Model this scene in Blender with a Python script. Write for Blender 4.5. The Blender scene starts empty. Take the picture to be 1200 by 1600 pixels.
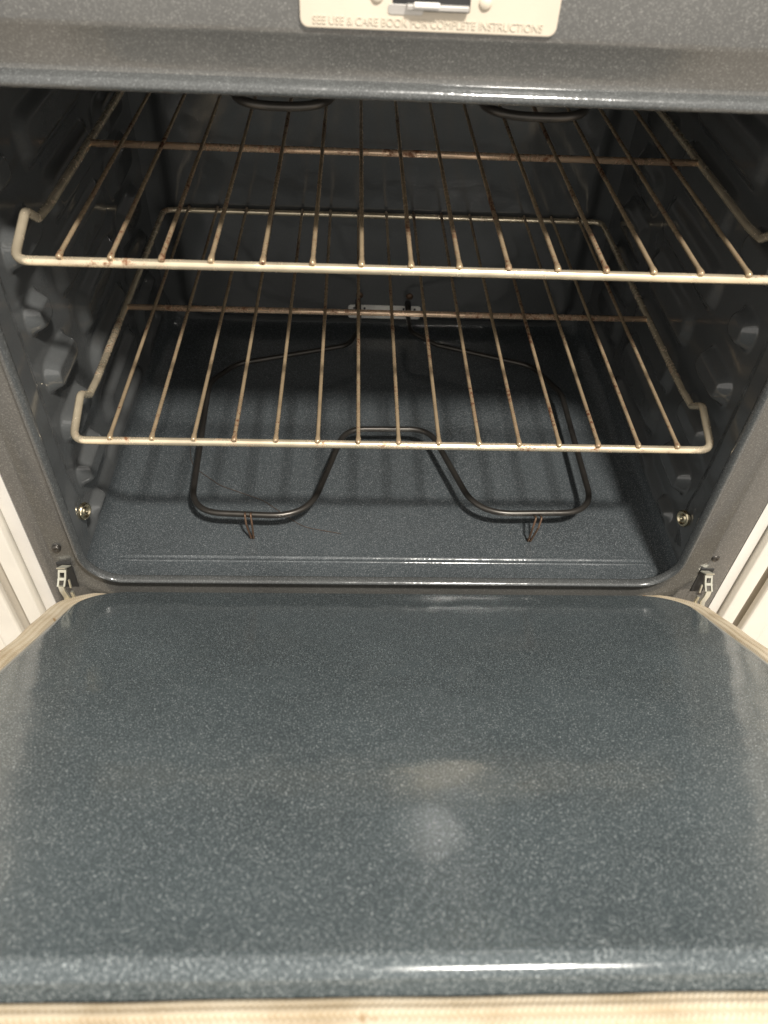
import bpy, bmesh, math, random
from mathutils import Vector, Matrix

random.seed(7)
sc = bpy.context.scene
COL = sc.collection

# ------------------------------------------------------------------ camera
cam = bpy.data.cameras.new('camera')
cam.sensor_fit = 'VERTICAL'
cam.sensor_height = 32.0
cam.lens = 24.0
cam.clip_start = 0.01
cam.clip_end = 50
cam.dof.use_dof = True
cam.dof.focus_distance = 0.80
cam.dof.aperture_fstop = 7.0
camo = bpy.data.objects.new('camera', cam)
COL.objects.link(camo)
RT = Vector((0.99889274, -0.02281299, 0.04114449))
FW = Vector((0.04544768, 0.69392767, -0.718609))
UP = Vector((-0.01215768, 0.71968323, 0.69419611))
m = Matrix.Identity(4)
for i in range(3):
    m[i][0] = RT[i]; m[i][1] = UP[i]; m[i][2] = -FW[i]
m.translation = Vector((-0.046, -0.554, 0.4818))
camo.matrix_world = m
sc.camera = camo

# ------------------------------------------------------------------ light
w = bpy.data.worlds.new('World')
sc.world = w
w.use_nodes = True
bg = w.node_tree.nodes['Background']
bg.inputs[0].default_value = (1.0, 0.955, 0.885, 1)
bg.inputs[1].default_value = 0.98
LAMP = Vector((0.42, -1.10, 1.90))
ld = bpy.data.lights.new('ceiling_lamp', 'POINT')
ld.energy = 295
ld.color = (1.0, 0.95, 0.87)
ld.shadow_soft_size = 0.08
lo = bpy.data.objects.new('ceiling_lamp', ld)
lo.location = LAMP
COL.objects.link(lo)

vs = sc.view_settings
vs.view_transform = 'Standard'
vs.look = 'None'
vs.exposure = 0.0
vs.gamma = 1.0
vs.use_curve_mapping = False

# ------------------------------------------------------------------ materials
def new_mat(name):
    mt = bpy.data.materials.new(name)
    mt.use_nodes = True
    nt = mt.node_tree
    return mt, nt, nt.nodes['Principled BSDF']

def node(nt, typ, **kw):
    n = nt.nodes.new(typ)
    for k, v in kw.items():
        setattr(n, k, v)
    return n

def ramp(nt, fac, stops):
    r = node(nt, 'ShaderNodeValToRGB')
    el = r.color_ramp.elements
    while len(el) < len(stops):
        el.new(0.5)
    for e, (p, c) in zip(el, stops):
        e.position = p
        e.color = (*c, 1) if len(c) == 3 else c
    nt.links.new(fac, r.inputs[0])
    return r.outputs[0]

def mixc(nt, fac, a, b, blend='MIX'):
    n = node(nt, 'ShaderNodeMix', data_type='RGBA', blend_type=blend)
    for sock, v in ((n.inputs[0], fac), (n.inputs[6], a), (n.inputs[7], b)):
        if hasattr(v, 'is_linked') or hasattr(v, 'links'):
            nt.links.new(v, sock)
        elif isinstance(v, (int, float)):
            sock.default_value = v
        else:
            sock.default_value = (*v, 1)
    return n.outputs[2]

def math_n(nt, op, a, b=0.0):
    n = node(nt, 'ShaderNodeMath', operation=op)
    for i, v in enumerate((a, b)):
        if hasattr(v, 'links'):
            nt.links.new(v, n.inputs[i])
        else:
            n.inputs[i].default_value = v
    return n.outputs[0]

def porcelain(name, base, speck, rough=0.17, dens=0.58, peel=0.25, fine=0.30, amp=0.50, spec=0.8, wavy=0.8, grain=1.0):
    mt, nt, p = new_mat(name)
    tc = node(nt, 'ShaderNodeTexCoord')
    col = None
    def speckle(scale, thr, rad):
        v = node(nt, 'ShaderNodeTexVoronoi')
        v.inputs['Scale'].default_value = scale
        nt.links.new(tc.outputs['Object'], v.inputs['Vector'])
        sep = node(nt, 'ShaderNodeSeparateColor')
        nt.links.new(v.outputs['Color'], sep.inputs[0])
        on = math_n(nt, 'GREATER_THAN', sep.outputs[0], thr)
        size = math_n(nt, 'MULTIPLY', sep.outputs[1], rad)
        d = math_n(nt, 'SUBTRACT', size, v.outputs['Distance'])
        d = math_n(nt, 'MULTIPLY', d, 6.0)
        dn = node(nt, 'ShaderNodeClamp')
        nt.links.new(d, dn.inputs[0])
        s = math_n(nt, 'MULTIPLY', dn.outputs[0], on)
        return math_n(nt, 'MULTIPLY', s, sep.outputs[2])
    s1 = speckle(1350 * grain, dens, 0.85)
    s2 = speckle(520 * grain, 0.90, 0.36)
    g = node(nt, 'ShaderNodeTexNoise'); g.inputs['Scale'].default_value = 780 * grain
    g.inputs['Detail'].default_value = 1.5
    nt.links.new(tc.outputs['Object'], g.inputs['Vector'])
    gr = node(nt, 'ShaderNodeMapRange'); gr.inputs[1].default_value = 0.50; gr.inputs[2].default_value = 0.80
    nt.links.new(g.outputs[0], gr.inputs[0])
    s = math_n(nt, 'ADD', math_n(nt, 'MULTIPLY', s1, amp), math_n(nt, 'MULTIPLY', gr.outputs[0], fine))
    s = math_n(nt, 'ADD', s, math_n(nt, 'MULTIPLY', s2, amp * 1.5))
    cl = node(nt, 'ShaderNodeClamp'); nt.links.new(s, cl.inputs[0])
    n1 = node(nt, 'ShaderNodeTexNoise'); n1.inputs['Scale'].default_value = 9
    n1.inputs['Detail'].default_value = 5
    nt.links.new(tc.outputs['Object'], n1.inputs['Vector'])
    tint = ramp(nt, n1.outputs[0], [(0.3, tuple(c * 0.86 for c in base)), (0.7, tuple(c * 1.12 for c in base))])
    col = mixc(nt, cl.outputs[0], tint, speck)
    nt.links.new(col, p.inputs['Base Color'])
    n2 = node(nt, 'ShaderNodeTexNoise'); n2.inputs['Scale'].default_value = 14
    n2.inputs['Detail'].default_value = 6
    nt.links.new(tc.outputs['Object'], n2.inputs['Vector'])
    n2.inputs['Distortion'].default_value = 1.2
    rr = ramp(nt, n2.outputs[0], [(0.32, (rough * 0.80,) * 3), (0.55, (rough,) * 3), (0.74, (rough * 1.9,) * 3)])
    nt.links.new(rr, p.inputs['Roughness'])
    p.inputs['Specular IOR Level'].default_value = spec
    n3 = node(nt, 'ShaderNodeTexNoise'); n3.inputs['Scale'].default_value = 260
    n3.inputs['Detail'].default_value = 2
    nt.links.new(tc.outputs['Object'], n3.inputs['Vector'])
    b = node(nt, 'ShaderNodeBump')
    b.inputs['Strength'].default_value = 1.0
    b.inputs['Distance'].default_value = 0.0006
    n4 = node(nt, 'ShaderNodeTexNoise'); n4.inputs['Scale'].default_value = 38
    n4.inputs['Detail'].default_value = 0
    nt.links.new(tc.outputs['Object'], n4.inputs['Vector'])
    hgt = math_n(nt, 'ADD', math_n(nt, 'MULTIPLY', n3.outputs[0], peel), math_n(nt, 'MULTIPLY', n4.outputs[0], wavy))
    nt.links.new(hgt, b.inputs['Height'])
    nt.links.new(b.outputs[0], p.inputs['Normal'])
    return mt

M_PORC = porcelain('blue_grey_porcelain', (0.055, 0.064, 0.069), (0.38, 0.40, 0.415))
M_WALL = porcelain('neutral_wall_porcelain', (0.086, 0.090, 0.091), (0.20, 0.20, 0.20), rough=0.10, fine=0.12, amp=0.15, peel=0.06, spec=0.9)
M_FACE = porcelain('grey_porcelain', (0.080, 0.078, 0.073), (0.42, 0.41, 0.38), rough=0.17, amp=0.27, fine=0.16, peel=0.15, spec=1.0)
M_LIP = porcelain('lip_porcelain', (0.064, 0.067, 0.067), (0.34, 0.35, 0.35), rough=0.15, amp=0.35, fine=0.2, spec=0.9)
M_DOOR = porcelain('door_porcelain', (0.053, 0.067, 0.073), (0.60, 0.65, 0.66), rough=0.15, amp=0.52, fine=0.20, peel=0.10, grain=1.2)

def metal(name, base, rust, rough=0.36, amount=0.5, scale=160, metallic=0.9):
    mt, nt, p = new_mat(name)
    tc = node(nt, 'ShaderNodeTexCoord')
    oi = node(nt, 'ShaderNodeObjectInfo')
    off = node(nt, 'ShaderNodeVectorMath', operation='ADD')
    cmb = node(nt, 'ShaderNodeCombineXYZ')
    for q in range(3):
        nt.links.new(math_n(nt, 'MULTIPLY', oi.outputs['Random'], 3.7 + 5.1 * q), cmb.inputs[q])
    nt.links.new(tc.outputs['Object'], off.inputs[0]); nt.links.new(cmb.outputs[0], off.inputs[1])
    n1 = node(nt, 'ShaderNodeTexNoise'); n1.inputs['Scale'].default_value = scale
    n1.inputs['Detail'].default_value = 6; n1.inputs['Roughness'].default_value = 0.7
    n0 = node(nt, 'ShaderNodeTexNoise'); n0.inputs['Scale'].default_value = 14
    n0.inputs['Detail'].default_value = 3
    nt.links.new(off.outputs[0], n1.inputs['Vector'])
    nt.links.new(off.outputs[0], n0.inputs['Vector'])
    s = math_n(nt, 'ADD', math_n(nt, 'MULTIPLY', n1.outputs[0], 0.6), math_n(nt, 'MULTIPLY', n0.outputs[0], 0.4))
    f = ramp(nt, s, [(amount, (0, 0, 0)), (amount + 0.09, (1, 1, 1))])
    n4 = node(nt, 'ShaderNodeTexNoise'); n4.inputs['Scale'].default_value = 40
    nt.links.new(tc.outputs['Object'], n4.inputs['Vector'])
    bs = ramp(nt, n4.outputs[0], [(0.35, tuple(c * 0.85 for c in base)), (0.65, tuple(min(1, c * 1.1) for c in base))])
    nt.links.new(mixc(nt, f, bs, rust), p.inputs['Base Color'])
    nt.links.new(ramp(nt, f, [(0, (metallic,) * 3), (1, (0.15,) * 3)]), p.inputs['Metallic'])
    nt.links.new(ramp(nt, f, [(0, (rough,) * 3), (1, (0.75,) * 3)]), p.inputs['Roughness'])
    b = node(nt, 'ShaderNodeBump'); b.inputs['Strength'].default_value = 0.25
    b.inputs['Distance'].default_value = 0.0004
    nt.links.new(s, b.inputs['Height']); nt.links.new(b.outputs[0], p.inputs['Normal'])
    return mt

M_RACK = metal('tarnished_chrome', (0.92, 0.78, 0.57), (0.20, 0.085, 0.035), rough=0.22, amount=0.545, scale=120, metallic=0.70)
M_BAR = metal('rusty_bar', (0.82, 0.60, 0.42), (0.20, 0.085, 0.04), rough=0.22, amount=0.525, scale=110, metallic=0.6)
M_WIRE = metal('rusty_wire', (0.54, 0.41, 0.26), (0.12, 0.046, 0.02), rough=0.15, amount=0.505, scale=230, metallic=0.5)
M_ELEM = metal('heating_element', (0.085, 0.078, 0.070), (0.045, 0.04, 0.035), rough=0.34, amount=0.60, metallic=0.75)
M_CLIP = metal('brown_clip', (0.16, 0.10, 0.065), (0.10, 0.05, 0.03), rough=0.5, amount=0.5, metallic=0.6)
M_ZINC = metal('zinc', (0.80, 0.78, 0.66), (0.30, 0.25, 0.18), rough=0.28, amount=0.66, metallic=0.85)
M_NICKEL = metal('nickel', (0.85, 0.74, 0.52), (0.3, 0.2, 0.1), rough=0.22, amount=0.66, metallic=1.0)
M_STEEL = metal('grey_steel', (0.62, 0.59, 0.55), (0.3, 0.2, 0.15), rough=0.42, amount=0.62, metallic=0.6)

def enamel(name, col, rough=0.35, var=0.05):
    mt, nt, p = new_mat(name)
    tc = node(nt, 'ShaderNodeTexCoord')
    n1 = node(nt, 'ShaderNodeTexNoise'); n1.inputs['Scale'].default_value = 22
    n1.inputs['Detail'].default_value = 5
    nt.links.new(tc.outputs['Object'], n1.inputs['Vector'])
    c = ramp(nt, n1.outputs[0], [(0.3, tuple(x * (1 - var) for x in col)), (0.7, tuple(min(1, x * (1 + var)) for x in col))])
    nt.links.new(c, p.inputs['Base Color'])
    p.inputs['Roughness'].default_value = rough
    n3 = node(nt, 'ShaderNodeTexNoise'); n3.inputs['Scale'].default_value = 180
    nt.links.new(tc.outputs['Object'], n3.inputs['Vector'])
    b = node(nt, 'ShaderNodeBump'); b.inputs['Strength'].default_value = 0.12
    b.inputs['Distance'].default_value = 0.0004
    nt.links.new(n3.outputs[0], b.inputs['Height']); nt.links.new(b.outputs[0], p.inputs['Normal'])
    return mt

M_WHITE = enamel('white_enamel', (0.80, 0.77, 0.72), 0.3)
M_CAB = enamel('white_cabinet_paint', (0.80, 0.76, 0.68), 0.45)
M_REVEAL = enamel('cabinet_reveal', (0.72, 0.66, 0.56), 0.6)
M_PLATE = enamel('cream_plate', (0.60, 0.53, 0.43), 0.45)
M_FLANGE = enamel('door_flange_grey', (0.50, 0.47, 0.46), 0.35)
M_DARK = enamel('dark_recess', (0.02, 0.02, 0.02), 0.6)
M_LETTER = enamel('embossed_letter', (0.56, 0.495, 0.40), 0.5)
M_TILE = enamel('kitchen_floor', (0.45, 0.40, 0.34), 0.5, 0.12)
M_BRACKET = metal('white_bracket', (0.92, 0.88, 0.82), (0.28, 0.14, 0.07), rough=0.4, amount=0.64, metallic=0.0)

def gasket_mat():
    mt, nt, p = new_mat('woven_gasket')
    uv = node(nt, 'ShaderNodeUVMap'); uv.uv_map = 'UVMap'
    tc = node(nt, 'ShaderNodeTexCoord')
    mp = node(nt, 'ShaderNodeMapping')
    nt.links.new(uv.outputs[0], mp.inputs[0])
    # u: metres along, v: metres round.  diagonal knit stitches
    sx = node(nt, 'ShaderNodeSeparateXYZ'); nt.links.new(mp.outputs[0], sx.inputs[0])
    a = math_n(nt, 'MULTIPLY', sx.outputs[0], 2 * math.pi / 0.0027)
    bb = math_n(nt, 'MULTIPLY', sx.outputs[1], 2 * math.pi / 0.0040)
    nz = node(nt, 'ShaderNodeTexNoise'); nz.inputs['Scale'].default_value = 300
    nt.links.new(tc.outputs['Object'], nz.inputs['Vector'])
    nzo = math_n(nt, 'MULTIPLY', nz.outputs[0], 6.0)
    zig = math_n(nt, 'MULTIPLY', math_n(nt, 'SINE', bb), 2.2)
    st = math_n(nt, 'SINE', math_n(nt, 'ADD', math_n(nt, 'ADD', a, zig), nzo))
    row = math_n(nt, 'ABSOLUTE', math_n(nt, 'SINE', math_n(nt, 'MULTIPLY', bb, 0.5)))
    h = math_n(nt, 'ADD', math_n(nt, 'MULTIPLY', st, 0.55), row)
    n2 = node(nt, 'ShaderNodeTexNoise'); n2.inputs['Scale'].default_value = 26
    n2.inputs['Detail'].default_value = 5
    nt.links.new(tc.outputs['Object'], n2.inputs['Vector'])
    base = ramp(nt, n2.outputs[0], [(0.3, (0.42, 0.34, 0.23)), (0.50, (0.56, 0.48, 0.36)), (0.75, (0.63, 0.56, 0.44))])
    hl = ramp(nt, h, [(0.0, (0.76, 0.70, 0.61)), (1.0, (1, 1, 1))])
    col = mixc(nt, 1.0, base, hl, 'MULTIPLY')
    n5 = node(nt, 'ShaderNodeTexNoise'); n5.inputs['Scale'].default_value = 60
    n5.inputs['Detail'].default_value = 2
    nt.links.new(tc.outputs['Object'], n5.inputs['Vector'])
    sp = ramp(nt, n5.outputs[0], [(0.70, (0, 0, 0)), (0.76, (1, 1, 1))])
    col = mixc(nt, sp, col, (0.30, 0.19, 0.09))
    nt.links.new(col, p.inputs['Base Color'])
    p.inputs['Roughness'].default_value = 0.75
    b = node(nt, 'ShaderNodeBump'); b.inputs['Strength'].default_value = 0.4
    b.inputs['Distance'].default_value = 0.0006
    nt.links.new(h, b.inputs['Height']); nt.links.new(b.outputs[0], p.inputs['Normal'])
    return mt
M_GASKET = gasket_mat()

# ------------------------------------------------------------------ helpers
def obj_from(name, verts, faces, mat, parent=None, smooth=True, uvs=None):
    me = bpy.data.meshes.new(name)
    me.from_pydata([tuple(v) for v in verts], [], faces)
    if uvs:
        l = me.uv_layers.new(name='UVMap')
        for poly in me.polygons:
            for li in poly.loop_indices:
                l.data[li].uv = uvs[me.loops[li].vertex_index]
    me.update()
    bm = bmesh.new(); bm.from_mesh(me)
    if not uvs:
        bmesh.ops.recalc_face_normals(bm, faces=bm.faces)
    bm.to_mesh(me); bm.free()
    if smooth:
        me.polygons.foreach_set('use_smooth', [True] * len(me.polygons))
    me.materials.append(mat)
    o = bpy.data.objects.new(name, me)
    COL.objects.link(o)
    if parent:
        o.parent = parent
    return o

def thing(name, label, cat, loc=(0, 0, 0), group=None):
    o = bpy.data.objects.new(name, None)
    COL.objects.link(o)
    o.location = loc
    o['label'] = label; o['category'] = cat
    if group:
        o['group'] = group
    o.empty_display_size = 0.05
    return o

def box(name, x0, x1, y0, y1, z0, z1, mat, parent=None, bev=0.001, seg=2):
    bm = bmesh.new()
    bmesh.ops.create_cube(bm, size=1)
    for v in bm.verts:
        v.co = Vector((x0 + (v.co.x + .5) * (x1 - x0), y0 + (v.co.y + .5) * (y1 - y0), z0 + (v.co.z + .5) * (z1 - z0)))
    if bev:
        bmesh.ops.bevel(bm, geom=list(bm.edges), offset=bev, segments=seg, affect='EDGES', profile=0.5)
    me = bpy.data.meshes.new(name); bm.to_mesh(me); bm.free()
    me.materials.append(mat)
    o = bpy.data.objects.new(name, me); COL.objects.link(o)
    if parent: o.parent = parent
    return o

def fillet(pts, rad, n=6):
    """round the inner corners of an open polyline; rad may be a list"""
    P = [Vector(p) for p in pts]
    out = [P[0]]
    for i in range(1, len(P) - 1):
        r = rad[i] if isinstance(rad, (list, tuple)) else rad
        a = (P[i - 1] - P[i]); b = (P[i + 1] - P[i])
        la, lb = a.length, b.length
        a.normalize(); b.normalize()
        ang = a.angle(b)
        if ang > 3.1 or r <= 0:
            out.append(P[i]); continue
        t = min(r / math.tan(ang / 2), la * .48, lb * .48)
        p0 = P[i] + a * t; p1 = P[i] + b * t
        for k in range(n + 1):
            u = k / n
            out.append(p0 * (1 - u) ** 2 + P[i] * 2 * u * (1 - u) + p1 * u * u)
    out.append(P[-1])
    return out

def tube_geo(path, r, seg=10, closed=False, taper=False):
    P = [Vector(p) for p in path]
    n = len(P)
    verts, faces = [], []
    T = []
    for i in range(n):
        a = P[(i - 1) % n] if (closed or i > 0) else P[i]
        b = P[(i + 1) % n] if (closed or i < n - 1) else P[i]
        T.append((b - a).normalized())
    N = T[0].orthogonal().normalized()
    if abs(T[0].z) < 0.9:
        N = (Vector((0, 0, 1)) - T[0] * T[0].z).normalized()
    for i in range(n):
        N = (N - T[i] * N.dot(T[i])).normalized()
        B = T[i].cross(N)
        rr = r[i] if isinstance(r, (list, tuple)) else r
        for k in range(seg):
            a = 2 * math.pi * k / seg
            verts.append(P[i] + (N * math.cos(a) + B * math.sin(a)) * rr)
    m_ = n if closed else n - 1
    for i in range(m_):
        j = (i + 1) % n
        for k in range(seg):
            l = (k + 1) % seg
            faces.append((i * seg + k, i * seg + l, j * seg + l, j * seg + k))
    if not closed:
        faces.append(tuple(range(seg))[::-1])
        faces.append(tuple((n - 1) * seg + k for k in range(seg)))
    return verts, faces

def tube(name, path, r, mat, parent=None, seg=10, closed=False):
    v, f = tube_geo(path, r, seg, closed)
    return obj_from(name, v, f, mat, parent)

def rrect(x0, x1, z0, z1, r, nc=10, ns=1):
    """rounded rectangle points, same count for every size. counter-clockwise from the bottom side"""
    pts = []
    def arc(cx, cz, a0):
        for k in range(nc + 1):
            a = a0 + (math.pi / 2) * k / nc
            pts.append((cx + r * math.cos(a), cz + r * math.sin(a)))
    def side(a, b):
        for k in range(1, ns):
            u = k / ns
            pts.append((a[0] * (1 - u) + b[0] * u, a[1] * (1 - u) + b[1] * u))
    arc(x0 + r, z0 + r, math.pi); side(pts[-1], (x1 - r, z0))
    arc(x1 - r, z0 + r, 1.5 * math.pi); side(pts[-1], (x1, z1 - r))
    arc(x1 - r, z1 - r, 0); side(pts[-1], (x0 + r, z1))
    arc(x0 + r, z1 - r, .5 * math.pi); side(pts[-1], (x0, z0 + r))
    return pts

def loft(name, loops, mat, parent=None, cap=False):
    """loops: lists of 3D points with equal counts, closed"""
    n = len(loops[0])
    verts = [p for l in loops for p in l]
    faces = []
    for i in range(len(loops) - 1):
        for k in range(n):
            l = (k + 1) % n
            faces.append((i * n + k, i * n + l, (i + 1) * n + l, (i + 1) * n + k))
    if cap:
        faces.append(tuple((len(loops) - 1) * n + k for k in range(n)))
    return obj_from(name, verts, faces, mat, parent)

def sm(a, b, x):
    t = max(0., min(1., (x - a) / (b - a)))
    return t * t * (3 - 2 * t)

# ------------------------------------------------------------------ the oven
CX0, CX1 = -0.326, 0.3185      # cavity walls
FZ, TZ = -0.185, 0.328         # cavity floor, ceiling
BY = 0.508                     # back wall
oven = thing('oven', 'open oven of a white range with speckled blue-grey porcelain inside and its door lowered halfway', 'oven', (0, 0, -0.5))
OV = Vector((0, 0, 0.5))       # scene coordinates -> oven local

class Local:
    pass
def op(o):
    """parent to the oven keeping scene coordinates"""
    o.parent = oven
    o.location = o.location + OV
    return o

# -- face frame with rolled lip round the opening
OX0, OX1, OZ0, OZ1, OR = -0.329, 0.3175, -0.1735, 0.3225, 0.045
def lp(o, y, r=None):
    rr = max(0.004, OR - o) if r is None else r
    ob = o * (0.62 if o > 0 else 1.0)
    return [(x, y, z) for x, z in rrect(OX0 + o, OX1 - o, OZ0 + ob, OZ1 - o, rr, 12, 14)]
loops = [[(x, -0.008, z) for x, z in rrect(-0.3695, 0.3695, -0.268, 0.43, 0.001, 12, 14)],
         [(x, -0.026, z) for x, z in rrect(-0.3695, 0.3695, -0.268, 0.43, 0.001, 12, 14)],
         [(x, -0.0275, z) for x, z in rrect(-0.368, 0.368, -0.267, 0.429, 0.001, 12, 14)],
         lp(-0.029, -0.0275), lp(-0.0262, -0.0275), lp(-0.0240, -0.0270), lp(-0.0215, -0.0260), lp(-0.008, -0.0238),
         lp(-0.0025, -0.0232), lp(-0.0010, -0.0232), lp(0.0, -0.0238), lp(0.0003, -0.0280), lp(0.0012, -0.0308), lp(0.0028, -0.0328),
         lp(0.0048, -0.0337), lp(0.0068, -0.0335), lp(0.0085, -0.0318), lp(0.0096, -0.0292),
         lp(0.0098, -0.0270), lp(0.0090, -0.0250), lp(0.0060, -0.0232),
         [(x, -0.0215, z) for x, z in rrect(CX0 - .002, CX1 + .002, FZ - .002, TZ + .002, 0.03, 12, 14)]]
face = op(loft('face_frame', loops[:11], M_FACE))
op(loft('opening_lip', loops[10:], M_LIP))

# -- cavity: cross-section swept in depth, with pressed ribs on the side walls
RIBZ = [0.222, 0.160, 0.098, 0.034, -0.028, -0.090, -0.150]
def pillow(y, z, y0, y1, zc, hz):
    yc, hy = (y0 + y1) / 2, (y1 - y0) / 2 + 0.008
    a = abs(y - yc) - (hy - hz)
    a = max(0.0, a) / hz
    d = (a ** 2.6 + (abs(z - zc) / hz) ** 2.6) ** (1 / 2.6)
    return 1 - sm(0.48, 1.04, d)
def wall_h(y, z):
    h = 0.0
    for k, zc in enumerate(RIBZ):
        lng = 0.105 if k % 2 == 1 or k == 4 else 0.075
        h += 0.0130 * pillow(y, z, 0.047, lng, zc, 0.018)
        h += 0.0085 * pillow(y, z, lng + 0.060, 0.31, zc - 0.006, 0.026)
        h += 0.0085 * pillow(y, z, 0.355, 0.455, zc - 0.006, 0.026)
    # pressed step just behind the lip, and a boss round the bottom screw
    h -= 0.006 * sm(0.008, 0.026, y)
    d = math.hypot((y - 0.004) / 0.020, (z + 0.100) / 0.034)
    h += 0.0035 * (1 - sm(0.5, 1.35, d))
    return h * sm(FZ + .03, FZ + .05, z) * (1 - sm(TZ - .05, TZ - .03, z))

def ygrid():
    y = -0.0225
    out = []
    while y < 0.13:
        out.append(y); y += 0.0016
    while y < BY:
        out.append(y); y += 0.004
    out.append(BY)
    return out
YS = ygrid()
def side_wall(sgn):
    X = CX0 if sgn < 0 else CX1
    r = 0.03
    zs = [FZ + r + (TZ - FZ - 2 * r) * i / 230 for i in range(231)]
    verts, faces = [], []
    for y in YS:
        for z in zs:
            verts.append((X - sgn * wall_h(y, z), y, z))
    n = len(zs)
    for i in range(len(YS) - 1):
        for k in range(n - 1):
            faces.append((i * n + k, i * n + k + 1, (i + 1) * n + k + 1, (i + 1) * n + k))
    o = obj_from('side_wall', verts, faces, M_WALL)
    op(o)
side_wall(-1); side_wall(1)
def pan(name, zlevel, up):
    """floor or ceiling with filleted corners up the walls"""
    r = 0.03
    sec = []
    for k in range(9):
        a = math.pi + (math.pi / 2) * k / 8
        sec.append((CX0 + r + r * math.cos(a), r + r * math.sin(a)))
    for k in range(1, 40):
        sec.append((CX0 + r + (CX1 - CX0 - 2 * r) * k / 40, 0))
    for k in range(9):
        a = 1.5 * math.pi + (math.pi / 2) * k / 8
        sec.append((CX1 - r + r * math.cos(a), r + r * math.sin(a)))
    verts, faces = [], []
    ys = [0.002 + (BY - 0.002) * i / 60 for i in range(61)]
    ys = [-0.0225, -0.018, -0.012, -0.005] + ys
    for y in ys:
        for x, h in sec:
            wob = 0.0007 * math.sin(7 * x + 3) * math.sin(9 * y) * (1 if h < 1e-6 else 0)
            verts.append((x, y, zlevel + (h + wob) * up))
    n = len(sec)
    for i in range(len(ys) - 1):
        for k in range(n - 1):
            faces.append((i * n + k, i * n + k + 1, (i + 1) * n + k + 1, (i + 1) * n + k))
    return op(obj_from(name, verts, faces, M_PORC if up > 0 else M_WALL))
floor_pan = pan('oven_floor', FZ, 1)
pan('oven_ceiling', TZ, -1)
# back wall with a raised panel
def back_wall():
    nx, nz = 130, 110
    verts, faces = [], []
    for i in range(nx + 1):
        x = CX0 - .012 + (CX1 - CX0 + .024) * i / nx
        for k in range(nz + 1):
            z = FZ - .006 + (TZ - FZ + .012) * k / nz
            dx = max(0, abs(x + 0.003) - 0.265); dz = max(0, abs(z - 0.045) - 0.185)
            d = math.hypot(dx, dz)
            h = 0.016 * (1 - sm(0.020, 0.042, d))
            verts.append((x, BY - 0.0015 - h, z))
    for i in range(nx):
        for k in range(nz):
            a = i * (nz + 1) + k
            faces.append((a, a + 1, a + nz + 2, a + nz + 1))
    return op(obj_from('back_wall', verts, faces, M_WALL))
back_wall()

# -- pressed bead across the front of the oven floor
def bead():
    prof = [(-0.0068, -0.0006), (-0.0060, 0.0006), (-0.0052, 0.0022), (-0.0042, 0.0032), (-0.0030, 0.0032), (-0.0016, 0.0018), (0, 0.0012), (0.0016, 0.0018), (0.0030, 0.0032), (0.0042, 0.0032), (0.0052, 0.0022), (0.0060, 0.0006), (0.0068, -0.0006)]
    xs = [-0.304, -0.3025, -0.300, -0.296, -0.29] + [-0.29 + 0.58 * k / 30 for k in range(1, 30)] + [0.29, 0.296, 0.300, 0.3025, 0.304]
    verts, faces = [], []
    for x in xs:
        e = min(1, max(0.0, (0.304 - abs(x)) / 0.010)); e = math.sqrt(e)
        for a, h in prof:
            verts.append((x - 0.002, 0.012 + a * (0.15 + 0.85 * e), FZ + 0.0006 + h * e))
    n = len(prof)
    for i in range(len(xs) - 1):
        for k in range(n - 1):
            faces.append((i * n + k, i * n + k + 1, (i + 1) * n + k + 1, (i + 1) * n + k))
    o = obj_from('pressed_bead', verts, faces, M_PORC, floor_pan)
    return o
bead()

# -- cup-washer screws low on the side walls, and screws on the face
def lathe(name, prof, axis_from, axis_dir, mat, parent=None, seg=20):
    d = Vector(axis_dir).normalized(); u = d.orthogonal().normalized(); v = d.cross(u)
    verts, faces = [], []
    for r, h in prof:
        for k in range(seg):
            a = 2 * math.pi * k / seg
            verts.append(Vector(axis_from) + d * h + (u * math.cos(a) + v * math.sin(a)) * r)
    for i in range(len(prof) - 1):
        for k in range(seg):
            l = (k + 1) % seg
            faces.append((i * seg + k, i * seg + l, (i + 1) * seg + l, (i + 1) * seg + k))
    faces.append(tuple((len(prof) - 1) * seg + k for k in range(seg)))
    return obj_from(name, verts, faces, mat, parent)
for s, X in ((-1, CX0 + 0.004), (1, CX1 - 0.004)):
    c = (X - s * 0.0035, 0.003, -0.099)
    o = lathe('cup_screw', [(0.0092, -0.001), (0.0092, 0.0010), (0.0080, 0.0026), (0.0064, 0.0026), (0.0052, 0.0010), (0.0046, 0.0006), (0.0042, 0.0022), (0.0026, 0.0028), (0.0016, 0.0014), (0.0001, 0.0014)], c, (-s, -0.30, 0.15), M_NICKEL)
    op(o)
for x, z in ((-0.3455, -0.124), (0.3465, -0.129)):
    op(lathe('face_screw', [(0.0045, -0.002), (0.0045, 0.0008), (0.0036, 0.0020), (0.0018, 0.0025), (0.0012, 0.0016), (0.0001, 0.0016)], (x, -0.0268, z), (0, -1, 0), M_ELEM))

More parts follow.
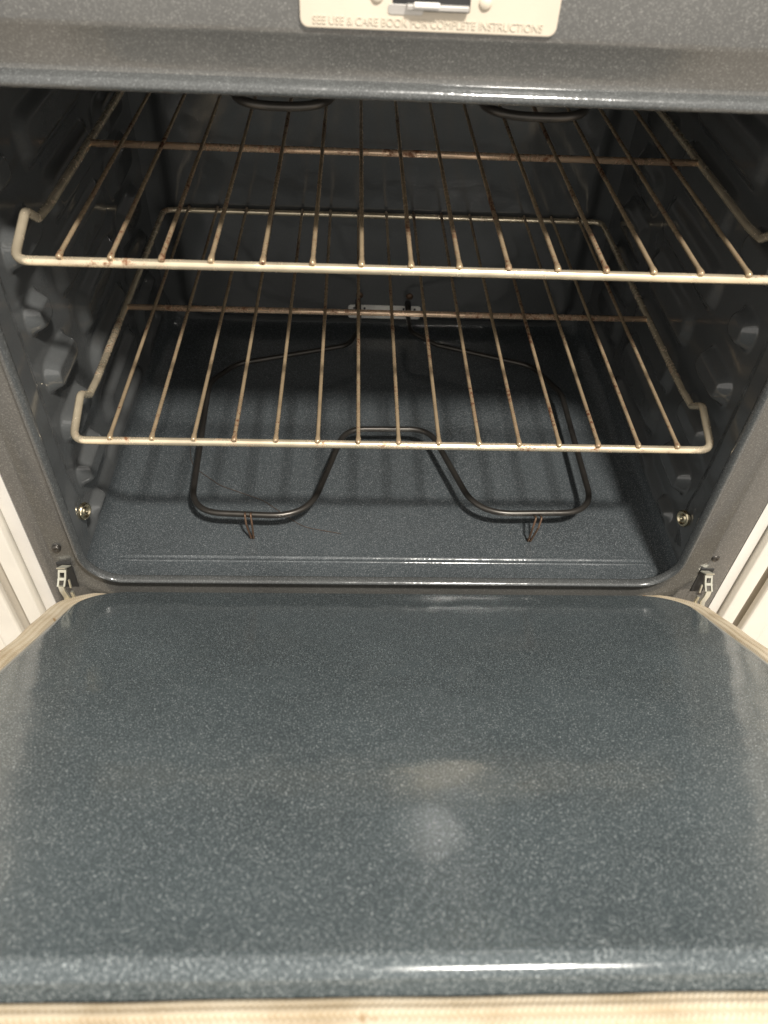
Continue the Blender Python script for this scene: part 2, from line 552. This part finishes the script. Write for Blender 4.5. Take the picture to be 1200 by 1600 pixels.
# -- latch plate above the opening
def slab(name, x0, x1, z0, z1, r, y0, y1, mat, parent=None, bev=0.0006):
    l = lambda o, y: [(x, y, z) for x, z in rrect(x0 + o, x1 - o, z0 + o, z1 - o, max(r - o, .0002), 8, 2)]
    return loft(name, [l(0, y1), l(0, y0 + bev), l(bev * .3, y0 + bev * .3), l(bev, y0), l(bev * 2, y0)], mat, parent, cap=True)
PY = -0.0300
plate = op(slab('latch_plate', -0.0785, 0.0745, 0.3520, 0.4040, 0.0050, PY, -0.0275, M_PLATE))
slot = slab('latch_slot', -0.0245, 0.0215, 0.3625, 0.3880, 0.0008, PY - 0.0003, PY + .0004, M_DARK, plate)
box('latch_bolt', -0.0160, 0.0205, PY - 0.0042, PY - 0.0004, 0.3638, 0.3668, M_STEEL, plate, 0.0006)
box('latch_tongue', -0.0120, 0.0030, PY - 0.0062, PY - 0.0043, 0.3656, 0.3684, M_WHITE, plate, 0.0006)
wear = slab('worn_patch', -0.0268, -0.0060, 0.3606, 0.3660, 0.0018, PY - 0.00055, PY + .0004, M_STEEL, plate, 0.0002)
for x, z in ((0.0300, 0.3680), (-0.0335, 0.3695)):
    lathe('plate_screw', [(0.0038, -0.001), (0.0038, 0.0006), (0.0026, 0.0016), (0.0001, 0.0019)], (x, PY, z), (0, -1, 0), M_PLATE, plate, 16)
cu = bpy.data.curves.new('lettering', 'FONT')
cu.body = 'SEE USE & CARE BOOK FOR COMPLETE INSTRUCTIONS'
cu.size = 0.0061; cu.extrude = 0.00035; cu.align_x = 'CENTER'; cu.space_character = 1.0
to = bpy.data.objects.new('lettering_tmp', cu); COL.objects.link(to)
bpy.context.view_layer.update()
me = bpy.data.meshes.new_from_object(to.evaluated_get(bpy.context.evaluated_depsgraph_get()))
bpy.data.objects.remove(to)
me.materials.append(M_LETTER)
xs = [v.co.x for v in me.vertices]
k = 0.137 / (max(xs) - min(xs))
cx = (max(xs) + min(xs)) / 2
for v in me.vertices:
    x, y, z = v.co
    v.co = ((x - cx) * k - 0.0025, PY - 0.0002 - z, y * 1.0 + 0.3545)
let = bpy.data.objects.new('lettering', me); COL.objects.link(let); let.parent = plate

# -- bake element on the oven floor
EZ = -0.153
pts = [(-0.034, 0.470, -0.142), (-0.036, 0.425, -0.148), (-0.050, 0.395, EZ), (-0.205, 0.343, EZ), (-0.237, 0.300, EZ), (-0.226, 0.055, EZ),
       (-0.093, 0.050, EZ), (-0.052, 0.206, EZ), (0.056, 0.208, EZ), (0.102, 0.058, EZ), (0.240, 0.062, EZ), (0.243, 0.290, EZ), (0.212, 0.352, EZ), (0.080, 0.400, EZ), (0.042, 0.425, -0.148), (0.038, 0.470, -0.142)]
rads = [0, .02, .03, .04, .05, .042, .055, .035, .035, .055, .042, .05, .04, .03, .02, 0]
elem = op(tube('bake_element', fillet(pts, rads, 10), 0.0036, M_ELEM, seg=12))
for x in (-0.036, 0.040):
    tube('terminal', [(x, 0.470, -0.1425), (x, 0.492, -0.139)], 0.0045, M_ELEM, elem, 12)
for x in (-0.034, 0.042):
    lathe('rusty_screw', [(0.0055, 0), (0.0055, 0.002), (0.003, 0.0035), (0.0001, 0.0035)], (x, 0.4925, -0.128), (0, -1, 0), M_CLIP, elem, 12)
mp_ = slab('mounting_plate', -0.051, 0.060, -0.1665, -0.1440, 0.004, 0.4890, 0.4925, M_BRACKET, elem, 0.0005)
for x in (-0.042, -0.026, 0.034, 0.051):
    lathe('plate_hole', [(0.0018, -0.0005), (0.0018, 0.0003), (0.0001, 0.0003)], (x, 0.4890, -0.1490), (0, -1, 0), M_DARK, elem, 10)
for x, lean in ((-0.160, 0.003), (0.172, -0.006)):
    for dx in (-0.0035, 0.0030):
        tube('support_clip', fillet([(x + dx, 0.057, EZ - 0.001), (x + dx, 0.048, EZ + 0.0052), (x + dx + lean * .5, 0.0425, EZ - 0.006), (x + lean + dx * .4, 0.0435, FZ + 0.0012), (x + lean + dx * .3, 0.0475, FZ + 0.0012)], 0.003, 4), 0.0013, M_CLIP, elem, 6)

# -- broil element under the ceiling: two U bends reach the front
bp = [(-0.025, 0.47, 0.283), (-0.062, 0.44, 0.283), (-0.062, 0.045, 0.283), (-0.136, 0.045, 0.283), (-0.136, 0.40, 0.283), (-0.215, 0.40, 0.283), (-0.215, 0.09, 0.283), (-0.255, 0.09, 0.283), (-0.255, 0.46, 0.283), (0.250, 0.46, 0.283),
      (0.250, 0.09, 0.283), (0.210, 0.09, 0.283), (0.210, 0.40, 0.283), (0.130, 0.40, 0.283), (0.130, 0.042, 0.283), (0.050, 0.042, 0.283), (0.050, 0.44, 0.283), (0.02, 0.47, 0.283)]
op(tube('broil_element', fillet(bp, 0.036, 10), 0.0034, M_ELEM, seg=12))

# -- door, held half open on its hinges
TH = math.radians(34.5)
door_m = Matrix(((-1, 0, 0, -0.0025), (0, -math.cos(TH), math.sin(TH), -0.031), (0, math.sin(TH), math.cos(TH), -0.1875), (0, 0, 0, 1)))
HW, S0, S1 = 0.3290, -0.004, 0.5275
def dl(o, n, rear=1.0):
    r = max(0.004, 0.052 - o)
    return [(x, s, n) for x, s in rrect(-HW + o, HW - o, S0 + o * rear, S1 - o, r, 14, 10)]
RA, RB = 0.0095, 0.0090
roll = [dl(-0.0004, -0.030), dl(0, -0.020)] + [dl(RA * (1 - math.cos(math.pi / 2 * k / 12)), -RB * (1 - math.sin(math.pi / 2 * k / 12))) for k in range(13)] + [dl(RA + 0.001, 0.0), dl(RA + 0.004, 0.0)]
door = loft('door', roll, M_DOOR, cap=True)
door['label'] = 'glossy speckled blue-grey inner panel of the lowered door'
door.parent = oven
door.matrix_local = Matrix.Translation(OV) @ door_m
# flange behind the gasket and white outer skin
l = lambda o, n: [(x, s, n) for x, s in rrect(-0.3640 + o, 0.3640 - o, 0.002 + o, 0.600 - o, 0.012, 6, 6)]
loft('door_flange', [l(0.003, -0.055), l(0, -0.040), l(0, -0.0240), l(0.0008, -0.0225), l(0.002, -0.022), l(0.03, -0.022), l(0.05, -0.022)], M_FLANGE, door)
l2 = lambda o, n: [(x, s, n) for x, s in rrect(-0.369 + o, 0.369 - o, 0.004 + o, 0.612 - o, 0.012, 6, 6)]
loft('outer_skin', [l2(0.002, -0.0410), l2(0, -0.043), l2(0, -0.070), l2(0.004, -0.0745), l2(0.012, -0.076)], M_WHITE, door, cap=True)

def gasket():
    o = 0.0118          # centre line outside the panel edge
    rad = 0.052 + o
    x = HW + o; a = S0 - o + 0.002; b = S1 + o
    path = []
    def arc(cx, cs, a0, a1, n=14):
        for k in range(n + 1):
            t = a0 + (a1 - a0) * k / n
            path.append(Vector((cx + rad * math.cos(t), cs + rad * math.sin(t), 0)))
    def line(p, q, n):
        for k in range(n):
            path.append(Vector(p).lerp(Vector(q), k / n))
    line((-0.262, a + 0.003, 0), (-x + rad, a, 0), 6)
    arc(-x + rad, a + rad, -math.pi / 2, -math.pi)
    line((-x, a + rad + .002, 0), (-x, b - rad, 0), 60)
    arc(-x + rad, b - rad, math.pi, math.pi / 2)
    line((-x + rad + .002, b, 0), (x - rad, b, 0), 80)
    arc(x - rad, b - rad, math.pi / 2, 0)
    line((x, b - rad - .002, 0), (x, a + rad, 0), 60)
    arc(x - rad, a + rad, 0, -math.pi / 2)
    path.append(Vector((x - rad - .01, a + .001, 0)))
    path.append(Vector((0.262, a + .003, 0)))
    # flattened ribbed rope
    prof = []
    n = 34
    for k in range(n + 1):
        t = k / n
        ang = math.pi * (1 - t)
        rib = 0.00055 * abs(math.sin(t * math.pi * 5.0))
        px = (0.0118 + rib) * math.cos(ang)
        pn = (0.0105 + rib) * abs(math.sin(ang)) ** 0.7
        prof.append((px, -0.0215 + pn))
    verts, faces, uvs = [], [], []
    L = 0
    m_ = len(path)
    for i, P in enumerate(path):
        t = (path[min(i + 1, m_ - 1)] - path[max(i - 1, 0)]).normalized()
        nrm = Vector((-t.y, t.x, 0))
        if i: L += (path[i] - path[i - 1]).length
        wob = 0.0006 * math.sin(L * 37) + 0.0004 * math.sin(L * 91)
        taper = min(1, 0.12 + min(i, m_ - 1 - i) / 9)
        for j, (px, pn) in enumerate(prof):
            q = P + nrm * (px * taper + wob)
            verts.append((q.x, q.y, -0.0215 + 0.0075 * (1 - sm(0.05, 0.45, P.y)) * taper + (pn + 0.0215) * (0.4 + .6 * taper) * (1 + wob * 60)))
            uvs.append((L, j / n * 0.028))
    k = len(prof)
    for i in range(m_ - 1):
        for j in range(k - 1):
            faces.append((i * k + j, (i + 1) * k + j, (i + 1) * k + j + 1, i * k + j + 1))
    g = obj_from('gasket', verts, faces, M_GASKET, door, uvs=uvs)
    g['label'] = 'beige ribbed woven gasket round the door panel'
    return g
gasket()

# -- zinc hinge arms between face and door
def strip(path, width, th, side):
    """flat bent strap: path in scene coordinates, width along x"""
    verts, faces = [], []
    P = [Vector(p) for p in path]
    for i, p in enumerate(P):
        t = (P[min(i + 1, len(P) - 1)] - P[max(i - 1, 0)]).normalized()
        nn = t.cross(Vector((1, 0, 0))).normalized()
        for a, b in ((-1, -1), (1, -1), (1, 1), (-1, 1)):
            verts.append(p + Vector((a * width / 2, 0, 0)) + nn * (b * th / 2))
    for i in range(len(P) - 1):
        for k in range(4):
            l = (k + 1) % 4
            faces.append((i * 4 + k, i * 4 + l, i * 4 + 4 + l, i * 4 + 4 + k))
    faces += [(0, 1, 2, 3), tuple(len(verts) - 4 + k for k in range(4))]
    return verts, faces
def join(parts):
    V, F = [], []
    for v, f in parts:
        o = len(V); V += list(v); F += [tuple(i + o for i in q) for q in f]
    return V, F
for s, x in ((-1, -0.3440), (1, 0.3440)):
    sl = op(slab('hinge_slot', x - 0.0075, x + 0.0075, -0.185, -0.1455, 0.001, -0.0282, -0.0270, M_DARK))
    parts = []
    # hooked head: a small frame with a hole
    for dx in (-0.0033, 0.0033):
        parts.append(strip([(x + dx, -0.034, -0.1500), (x + dx + s * .001, -0.038, -0.1580), (x + dx + s * 0.003, -0.0425, -0.1660)], 0.0018, 0.003, s))
    parts.append(strip([(x, -0.0335, -0.1490), (x, -0.0348, -0.1520)], 0.0082, 0.003, s))
    parts.append(strip([(x + s * .001, -0.0375, -0.1575), (x + s * .002, -0.0390, -0.1600)], 0.0082, 0.003, s))
    parts.append(strip([(x + s * .003, -0.0425, -0.1655), (x + s * .0022, -0.0445, -0.1710), (x - s * .001, -0.0470, -0.1790), (x, -0.0490, -0.1880), (x + s * .002, -0.0510, -0.1970)], 0.0056, 0.0028, s))
    parts.append(strip([(x - s * .0065, -0.0440, -0.1730), (x - s * .0072, -0.0455, -0.1850), (x - s * .0066, -0.0470, -0.2000)], 0.0026, 0.0030, s))
    parts.append(strip([(x - s * .0062, -0.0400, -0.1580), (x - s * .0064, -0.0425, -0.1680)], 0.0016, 0.002, s))
    parts.append(strip([(x + s * .0070, -0.0490, -0.1890), (x + s * .0085, -0.0510, -0.1980)], 0.0050, 0.003, s))
    parts.append(strip([(x - s*.004, -0.0300, -0.1472), (x + s * .001, -0.0345, -0.1468)], 0.0090, 0.0014, s))
    v, f = join(parts)
    op(obj_from('hinge_arm', v, f, M_ZINC, smooth=False))
    op(lathe('hinge_pin', [(0.0042, 0), (0.0042, 0.004), (0.003, 0.0052), (0.0001, 0.0055)], (x + s * 0.018, -0.036, -0.2095), (0, -1, .4), M_CLIP, None, 14))

# -- rest of the range body, out of the frame or at its very edge
for s in (-1, 1):
    v = [(s * 0.3700, -0.0265, z) for z in (-0.49, 0.42)] + [(s * 0.3880, -0.0200, z) for z in (-0.49, 0.42)] + [(s * 0.3895, 0.62, z) for z in (-0.49, 0.42)] + [(s * 0.3690, 0.62, z) for z in (-0.49, 0.42)]
    f = [(0, 1, 3, 2), (2, 3, 5, 4), (4, 5, 7, 6), (6, 7, 1, 0), (1, 3, 5, 7), (0, 2, 4, 6)]
    op(obj_from('side_panel', v, f, M_WHITE, smooth=False))
op(box('storage_drawer', -0.368, 0.368, -0.045, 0.60, -0.475, -0.285, M_WHITE, None, 0.006, 3))
op(box('cooktop', -0.389, 0.389, -0.03, 0.62, 0.432, 0.452, M_WHITE, None, 0.006, 3))

# ------------------------------------------------------------------ racks
RW, RD, RM, RR = 0.305, 0.4837, 0.234, 0.0038
rack_frame_mesh = None
def make_rack():
    side = lambda s: [(s * RW, 0.0, 0.0), (s * (RW + .001), 0.048, 0.0165), (s * RW, 0.066, 0.0025), (s * RW, 0.095, 0.0), (s * RW, RD, 0.0)]
    path = [(0, 0, 0)] + side(1) + side(-1)[::-1] + [(-0.0001, 0, 0)]
    rads = [0, .012, .008, .006, .02, .014, .014, .02, .006, .008, .012, 0]
    P = fillet(path, rads, 7)[:-1]
    fr = tube_geo(P, RR, 14, closed=True)
    fo = obj_from('frame', *fr, M_RACK)
    bars = []
    co = tube('crossbar', [(-RW, RM, -0.0005), (RW, RM, -0.0005)], RR * .92, M_BAR, None, 12)
    r = 0.0020
    wp = [(0, -0.0036, 0.0040), (0, -0.0033, 0.0042), (0, -0.0022, 0.0049), (0, 0.0008, 0.0053), (0, 0.006, 0.0055), (0, 0.12, 0.0052), (0, 0.234, 0.0050), (0, 0.36, 0.0052), (0, RD - .002, 0.0054), (0, RD + .002, 0.0052)]
    wv = tube_geo(wp, [0.0006, 0.0020, 0.0027, 0.0026, r, r, r, r, r, 0.0018], 8)
    wo = obj_from('wire', *wv, M_WIRE)
    return fo, co, wo
fo, co, wo = make_rack()
def place_rack(z, dx, label, first):
    t = thing('oven_rack', label, 'oven rack', (dx, 0, z), 'two wire racks in the oven')
    a, b = (fo, co) if first else (fo.copy(), co.copy())
    if not first:
        COL.objects.link(a); COL.objects.link(b)
    a.parent = t; b.parent = t
    rnd = random.Random(3 if first else 5)
    for k in range(15):
        c = wo if (first and k == 0) else wo.copy()
        if c is not wo: COL.objects.link(c)
        c.parent = t
        c.location = (0.0385 * (k - 7) + rnd.uniform(-.0006, .0006), 0, 0)
        c.rotation_euler = (0, 0, rnd.uniform(-.0015, .0015))
place_rack(0.0, 0.0, 'lower wire oven rack just above the floor heating element', True)
place_rack(0.181, 0.0, 'upper wire oven rack nearest the top of the oven opening', False)

# ------------------------------------------------------------------ loose hairs on the oven floor
def hair(path, label):
    P = fillet(path, 0.05, 8)
    o = tube('hair_strand', P, 0.00025, M_CLIP, None, 5)
    o['label'] = label; o['category'] = 'hair'; o['group'] = 'loose hairs on the oven floor'
hair([(-0.255, 0.215, FZ + .002), (-0.245, 0.165, FZ + .002), (-0.205, 0.13, FZ + .002), (-0.15, 0.105, FZ + .002), (-0.10, 0.062, FZ + .002), (-0.055, 0.052, FZ + .002)], 'thin curved hair lying on the left part of the oven floor')

# ------------------------------------------------------------------ white cabinets beside the range
def cabinet(s, label):
    t = thing('cabinet', label, 'cabinet', (s * 0.60, 0.3, -0.5), 'white cabinets either side of the range')
    L = Vector((-s * 0.60, -0.3, 0.5))
    def bx(name, a, b, y0, y1, z0, z1, mat, bev=0.0015):
        o = box(name, min(s * a, s * b), max(s * a, s * b), y0, y1, z0, z1, mat, t, bev)
        o.location = L
    bx('stile', 0.3905, 0.4075, -0.0300, 0.60, -0.40, 0.40, M_CAB)
    bx('carcass', 0.4078, 0.90, -0.0120, 0.60, -0.40, 0.40, M_REVEAL)
    bx('door_stile', 0.4205, 0.4475, -0.0330, -0.0215, -0.39, 0.39, M_CAB, 0.003)
    bx('door_panel', 0.4490, 0.86, -0.0280, -0.0215, -0.39, 0.39, M_CAB, 0.003)
    bx('plinth', 0.395, 0.90, 0.04, 0.58, -0.498, -0.4005, M_CAB)
    bx('worktop', 0.3905, 0.92, -0.05, 0.62, 0.402, 0.44, M_CAB, 0.004)
cabinet(-1, 'white cabinet edge standing left of the oven')
cabinet(1, 'white cabinet edge standing right of the oven')

# ------------------------------------------------------------------ kitchen floor under the range
fl = obj_from('floor', [(-2.5, -2.5, -0.5), (2.5, -2.5, -0.5), (2.5, 0.75, -0.5), (-2.5, 0.75, -0.5)], [(0, 1, 2, 3)], M_TILE, smooth=False)
fl['kind'] = 'structure'
